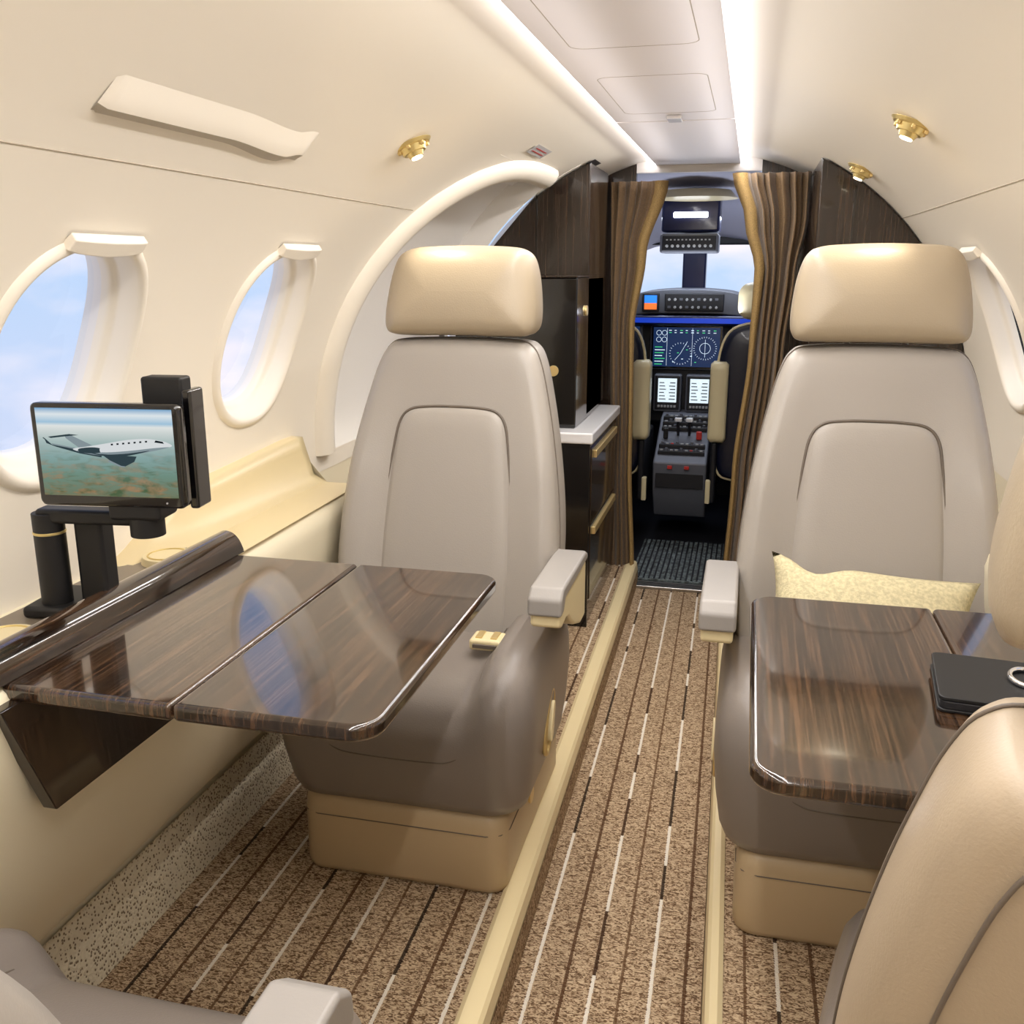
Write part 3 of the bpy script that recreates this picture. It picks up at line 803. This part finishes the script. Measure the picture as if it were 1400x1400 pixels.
# ---------------------------------------------------------------- cockpit
ck=group('cockpit_shell')
vs=[];fs=[];secs=[(3.46,.78,1.50),(4.2,.78,1.47),(4.6,.74,1.40),(4.95,.66,1.29)]
n=24
for k,(y,w,zt) in enumerate(secs):
    for i_ in range(n+1):
        a=math.pi*i_/n; vs.append((-.04+w*math.cos(a),y,.75+(zt-.75)*math.sin(a)**.85 if 0<i_<n else .75))
    if k:
        for i_ in range(n): fs.append(((k-1)*(n+1)+i_,(k-1)*(n+1)+i_+1,k*(n+1)+i_+1,k*(n+1)+i_))
mesh('roof_liner',vs,fs,M_ckgrey,ck,smooth=True)
for sx in (-.82,.74):
    box('side_liner',min(sx,sx+.02),max(sx,sx+.02),3.46,5.3,0,.78,M_ckdark,ck,0)
box('cockpit_floor',-.8,.75,3.44,5.3,-.02,.0,M_ckdark,ck,0)
box('nose_bulkhead',-.8,.75,5.0,5.05,0,.98,M_ckdark,ck,0)
box('windshield_post',-.150,-.035,4.93,5.02,.95,1.30,M_navy,ck,.01)
box('windshield_header',-.7,.62,4.90,4.98,1.265,1.33,M_ckdark,ck,.01)
box('windshield_side_post',-.62,-.56,4.9,5.0,.95,1.3,M_ckdark,ck,.01)
box('windshield_side_post_b',.42,.48,4.9,5.0,.95,1.3,M_ckdark,ck,.01)
mt=group('cockpit_floor_mat')
box('mat',-.20,.14,3.47,4.02,0,.010,M_mat,mt,.003)
for k in range(17): box('mat_rib',-.19+.02*k,-.184+.02*k,3.48,4.01,.010,.013,M_ckdark,mt,0)

oh=group('overhead_console')
cx=-.070
cyl('dome_ring',(cx+.03,3.95,1.432),.16,.03,M_cream,oh,r2=.13)
box('upper_unit',cx-.118,cx+.118,4.12,4.30,1.298,1.44,M_navy,oh,.012)
box('upper_light',cx-.07,cx+.07,4.112,4.122,1.355,1.378,M_wht,oh,.008)
box('lower_unit',cx-.118,cx+.118,4.08,4.25,1.215,1.292,M_panelgrey,oh,.010)
box('lower_face',cx-.108,cx+.108,4.074,4.082,1.225,1.283,M_ckdark,oh,.003)
for k in range(9): cyl('knob',(cx-.088+.022*k,4.070,1.243),.006,.012,M_btn,oh,'y',12)
for k in range(12): box('button',cx-.092+.0155*k,cx-.085+.0155*k,4.070,4.075,1.265,1.270,M_btn,oh,0)

ip=group('instrument_panel')
cx=-.086
gl=spline([(-.33,.93),(-.30,.99),(-.22,1.045),(-.10,1.062),(0,1.064),(.10,1.062),(.22,1.045),(.30,.99),(.33,.93),(.26,.945),(.15,.955),(0,.957),(-.15,.955),(-.26,.945)],4)
prism('glareshield',[(cx+a,b) for a,b in gl],'y',4.42,4.75,M_panelgrey,ip,bevel=.006)
box('glare_lip',cx-.32,cx+.32,4.40,4.72,.905,.95,M_navy,ip,.012)
box('glare_lip_light',cx-.31,cx+.31,4.397,4.401,.916,.938,M_glow,ip,0)
box('guidance_panel',cx-.10,cx+.16,4.405,4.42,.968,1.045,M_ckdark,ip,.004)
for r in range(2):
    for k in range(9):
        if (k+r)%3: cyl('knob',(cx-.08+.026*k,4.398,.985+.034*r),.006,.012,M_btn,ip,'y',12)
        else: box('switch',cx-.087+.026*k,cx-.073+.026*k,4.398,4.406,.981+.034*r,.991+.034*r,M_panelgrey,ip,.001)
box('standby_display',cx-.20,cx-.125,4.40,4.42,.965,1.045,M_ckdark,ip,.003)
box('standby_sky',cx-.19,cx-.135,4.396,4.401,1.003,1.037,M_scrb,ip,0); box('standby_ground',cx-.19,cx-.135,4.396,4.401,.975,1.003,M_scro,ip,0)
box('panel_face',cx-.55,cx+.55,4.50,4.60,.45,.93,M_ckdark,ip,.01)
box('mfd_bezel',cx-.165,cx+.165,4.47,4.50,.70,.905,M_panelgrey,ip,.008)
box('mfd_glass',cx-.158,cx+.158,4.467,4.472,.707,.899,M_black,ip,0)
box('mfd_screen',cx-.150,cx+.150,4.465,4.468,.715,.893,M_screen,ip,0)
def ring(c,r,m,g,w=.0009,n=40): tube('dial_ring',[(c[0]+r*math.cos(2*math.pi*k/n),c[1],c[2]+r*math.sin(2*math.pi*k/n)) for k in range(n)],w,m,g,cyclic=True,res=1)
def dash_ring(c,r,m,g,n=24,w=.0011):
    for k in range(n):
        a=2*math.pi*k/n; tube('dial_tick',[(c[0]+(r-.003)*math.cos(a),c[1],c[2]+(r-.003)*math.sin(a)),(c[0]+(r+.003)*math.cos(a),c[1],c[2]+(r+.003)*math.sin(a))],w*.7,m,g,res=0)
for c,rr in (((cx+.085,4.463,.80),.024),((cx-.125,4.463,.868),.011),((cx-.100,4.463,.868),.011),((cx-.125,4.463,.838),.011),((cx-.100,4.463,.838),.011)): ring(c,rr,M_scrw,ip)
dash_ring((cx+.085,4.463,.80),.050,M_scrw,ip,30); dash_ring((cx-.025,4.463,.775),.048,M_scrw,ip,24)
for k in range(7): box('tape_%d'%k,cx-.142,cx-.108+.006*(k%3),4.463,4.465,.724+.013*k,.727+.013*k,M_scrw if k%2 else M_scrg,ip,0)
box('screen_divider',cx-.088,cx-.087,4.463,4.465,.72,.89,M_scrw,ip,0); box('screen_divider_b',cx+.026,cx+.027,4.463,4.465,.72,.89,M_scrw,ip,0)
for r in range(2):
    for k in range(9): box('text_%d'%k,cx-.08+.025*k,cx-.068+.025*k-.003*(k%2),4.463,4.465,.868+.010*r,.871+.010*r,M_scrw if (k+r)%3 else M_scrg,ip,0)
for k in range(6): box('map_mark',cx-.06+.02*k,cx-.052+.02*k,4.463,4.465,.735+.014*((k*3)%5),.738+.014*((k*3)%5),M_scrg if k%2 else M_scrw,ip,0)
tube('track_line',[(cx+.085,4.463,.76),(cx+.085,4.463,.84)],.0007,M_scrw,ip); tube('track_line_b',[(cx-.05,4.463,.745),(cx-.025,4.463,.775),(cx+.005,4.463,.83)],.0007,M_scrw,ip)
for sx in (-1,1):
    box('outer_display_bezel',*sorted((cx+sx*.20,cx+sx*.50)),4.47,4.50,.70,.905,M_panelgrey,ip,.008)
    box('outer_display',*sorted((cx+sx*.215,cx+sx*.485)),4.466,4.471,.715,.895,M_screen,ip,0)
    box('cdu_bezel',cx+sx*.072-.062,cx+sx*.072+.062,4.40,4.46,.515,.685,M_panelgrey,ip,.008)
    box('cdu_body',cx+sx*.072-.055,cx+sx*.072+.055,4.394,4.402,.525,.680,M_ckdark,ip,.004)
    box('cdu_screen',cx+sx*.072-.042,cx+sx*.072+.042,4.390,4.395,.560,.668,M_scrp,ip,0)
    for k in range(6): box('cdu_text',cx+sx*.072-.036,cx+sx*.072-.006-.004*(k%3),4.388,4.390,.572+.015*k,.576+.015*k,M_panelgrey,ip,0); box('cdu_value',cx+sx*.072+.008+.004*(k%2),cx+sx*.072+.036,4.388,4.390,.572+.015*k,.576+.015*k,M_ckdark,ip,0)
    for k in range(6): box('cdu_key',cx+sx*.072-.042+.0145*k,cx+sx*.072-.032+.0145*k,4.388,4.395,.536,.546,M_btn,ip,.001)
pd=group('center_pedestal')
cx=-.062
prism('pedestal_body',[(4.46,.52),(4.30,.505),(4.05,.385),(3.98,.36),(4.0,.24),(4.10,.10),(4.46,.10)],'x',cx-.112,cx+.112,M_panelgrey,pd,bevel=.008)
def onped(t,z=0):
    return (4.30-.25*t,.507-.12*t+z)
for r,t in enumerate((.03,.18,.33,.80,.97)):
    y,z=onped(t,.004)
    box('ped_row_%d'%r,cx-.098,cx+.098,y-.018,y+.014,z-.012,z+.005,M_ckdark,pd,.003)
    for k in range(9):
        xx=cx-.084+.021*k
        if (k*5+r)%3==0: cyl('ped_knob',(xx,y,z+.010),.0065,.012,M_panelgrey,pd,'z',10)
        else: box('ped_key',xx-.006,xx+.006,y-.006,y+.004,z+.004,z+.009,M_red if (k,r) in ((2,3),(6,4)) else M_btn,pd,.001)
for sx in (-.024,.024):
    y,z=onped(.5); tube('thrust_lever',[(cx+sx,y,z),(cx+sx,y-.02,z+.07)],.006,M_ckdark,pd); box('lever_grip',cx+sx-.016,cx+sx+.016,y-.035,y-.01,z+.062,z+.080,M_counter,pd,.005)
y,z=onped(.60); box('flap_lever',cx+.056,cx+.080,y-.012,y+.006,z,z+.035,M_red,pd,.004)
box('brake_lever',cx-.085,cx-.065,y-.012,y+.006,z,z+.045,M_blackm,pd,.004)
y=3.978
for k in range(2): box('face_light',cx-.05+.07*k,cx-.030+.07*k,y-.006,y+.004,.335,.348,M_red,pd,.001)
box('face_panel',cx-.10,cx+.10,3.988,3.992,.25,.325,M_ckdark,pd,.002)

def pilot_seat(name,xi,sg):
    g=group(name); 
    x0,x1=sorted((xi,xi+sg*.46)); xm=(x0+x1)/2
    half=[(0,.30),(.15,.30),(.21,.34),(.23,.50),(.23,.70),(.21,.86),(.15,.93),(0,.95)]
    out=spline([(xm+a,b) for a,b in half+[(-a,b) for a,b in half[-2:0:-1]]],4)
    pillow('seat_back',out,[(.03,-.02),(.008,-.01),(0,.01),(0,.07),(.02,.10)],lambda a,b,d:(a,3.98+d+.0*b,b),M_seatnavy,g,fill=4)
    tube('shell_trim',[(a,3.985,b) for a,b in out],.006,M_cream,g,cyclic=True)
    ho=[(xm+a,b) for a,b in rrect(-.16,.16,.955,1.10,.05,6)]
    pillow('head_cushion',densify(ho,.02),[(.03,-.0),(0,.03),(0,.06),(.03,.09)],lambda a,b,d:(a,3.98+d,b),M_cream,g,fill=4)
    xa,xb=sorted((xi-sg*.022,xi+sg*.05))
    pillow('arm_cushion',densify([(a,b) for a,b in rrect(3.92,4.02,.46,.79,.03,5)],.02),[(.012,xa),(0,xa+.012),(0,xb-.012),(.012,xb)],lambda a,b,d:(d,a,b),M_cream,g,fill=3)
    box('seat_pan',x0,x1,4.02,4.40,.30,.42,M_ckdark,g,.02)
    box('seat_side',*sorted((xi-sg*.006,xi+sg*.02)),3.95,4.36,.20,.46,M_ckdark,g,.01)
    box('track_lever',*sorted((xi-sg*.02,xi+sg*.0)),3.94,3.97,.20,.30,M_cream,g,.004)
    box('seat_base',x0+.08,x1-.08,4.0,4.35,0,.30,M_ckdark,g,.01)
pilot_seat('pilot_seat',-.215,-1); pilot_seat('pilot_seat.001',.070,1)

# ---------------------------------------------------------------- world
w=bpy.data.worlds.new('sky'); sc.world=w; w.use_nodes=True
nt=w.node_tree; nt.nodes.clear(); L=nt.links.new
o=nt.nodes.new('ShaderNodeOutputWorld'); bg_=nt.nodes.new('ShaderNodeBackground'); L(bg_.outputs[0],o.inputs['Surface'])
tc=nt.nodes.new('ShaderNodeTexCoord'); sx=nt.nodes.new('ShaderNodeSeparateXYZ'); L(tc.outputs['Generated'],sx.inputs[0])
r=nt.nodes.new('ShaderNodeValToRGB'); e=r.color_ramp.elements
e[0].position=0; e[0].color=srgb((208,212,234)); e[1].position=1; e[1].color=srgb((116,162,228))
mr=nt.nodes.new('ShaderNodeMapRange'); mr.inputs['From Min'].default_value=-.25; mr.inputs['From Max'].default_value=.6; L(sx.outputs['Z'],mr.inputs['Value']); L(mr.outputs[0],r.inputs['Fac'])
k=e.new(.3); k.color=srgb((182,206,238))
mp=nt.nodes.new('ShaderNodeMapping'); mp.inputs['Scale'].default_value=(5,5,11); L(tc.outputs['Generated'],mp.inputs['Vector'])
n=nt.nodes.new('ShaderNodeTexNoise'); n.inputs['Scale'].default_value=1; n.inputs['Detail'].default_value=6; L(mp.outputs[0],n.inputs['Vector'])
cr_=nt.nodes.new('ShaderNodeValToRGB'); cr_.color_ramp.elements[0].position=.42; cr_.color_ramp.elements[1].position=.68; L(n.outputs['Fac'],cr_.inputs['Fac'])
mx=nt.nodes.new('ShaderNodeMix'); mx.data_type='RGBA'; L(cr_.outputs['Color'],mx.inputs['Factor']); L(r.outputs['Color'],mx.inputs['A']); mx.inputs['B'].default_value=srgb((242,234,242))
L(mx.outputs['Result'],bg_.inputs['Color']); bg_.inputs['Strength'].default_value=1.2

def area(name,loc,rot,sx_,sy_,e,col):
    ld=bpy.data.lights.new(name,'AREA'); ld.shape='RECTANGLE'; ld.size=sx_; ld.size_y=sy_; ld.energy=e; ld.color=col
    o=bpy.data.objects.new(name,ld); o.location=loc; o.rotation_euler=rot; sc.collection.objects.link(o); return o
area('ceiling_wash_light_left',(-.156,1.05,1.486),(0,math.radians(12),0),.02,4.2,15.5,(1,.968,.93))
area('ceiling_wash_light_right',(.140,1.05,1.486),(0,math.radians(-12),0),.02,4.2,15.5,(1,.968,.93))
area('spine_fill_left',(-.11,1.05,1.42),(math.pi,0,0),.06,4.4,1.0,(1,.96,.98))  # added fill aimed up to brighten the spine panel, no fixture here
area('spine_fill_right',(.09,1.05,1.42),(math.pi,0,0),.06,4.4,1.0,(1,.96,.98))  # matching added fill for the spine's right half, not a cabin fixture
area('cockpit_fill_down',(-.05,4.3,1.36),(0,0,0),.5,.3,5,(.8,.88,1))  # added bluish fill to brighten the cockpit, stands for no fitted lamp
area('cockpit_fill_up',(-.05,4.0,.98),(math.pi,0,0),.4,.4,2.5,(.8,.86,1))  # added fill aimed up to lift the cockpit roof liner, no lamp there

cam=bpy.data.cameras.new('camera'); co=bpy.data.objects.new('camera',cam); sc.collection.objects.link(co)
cam.sensor_width=36; cam.lens=36*1300/1400; cam.clip_start=.02
co.location=(.19,0,1.16)
co.rotation_euler=(math.radians(90-14.45),0,math.radians(13.8))
sc.camera=co
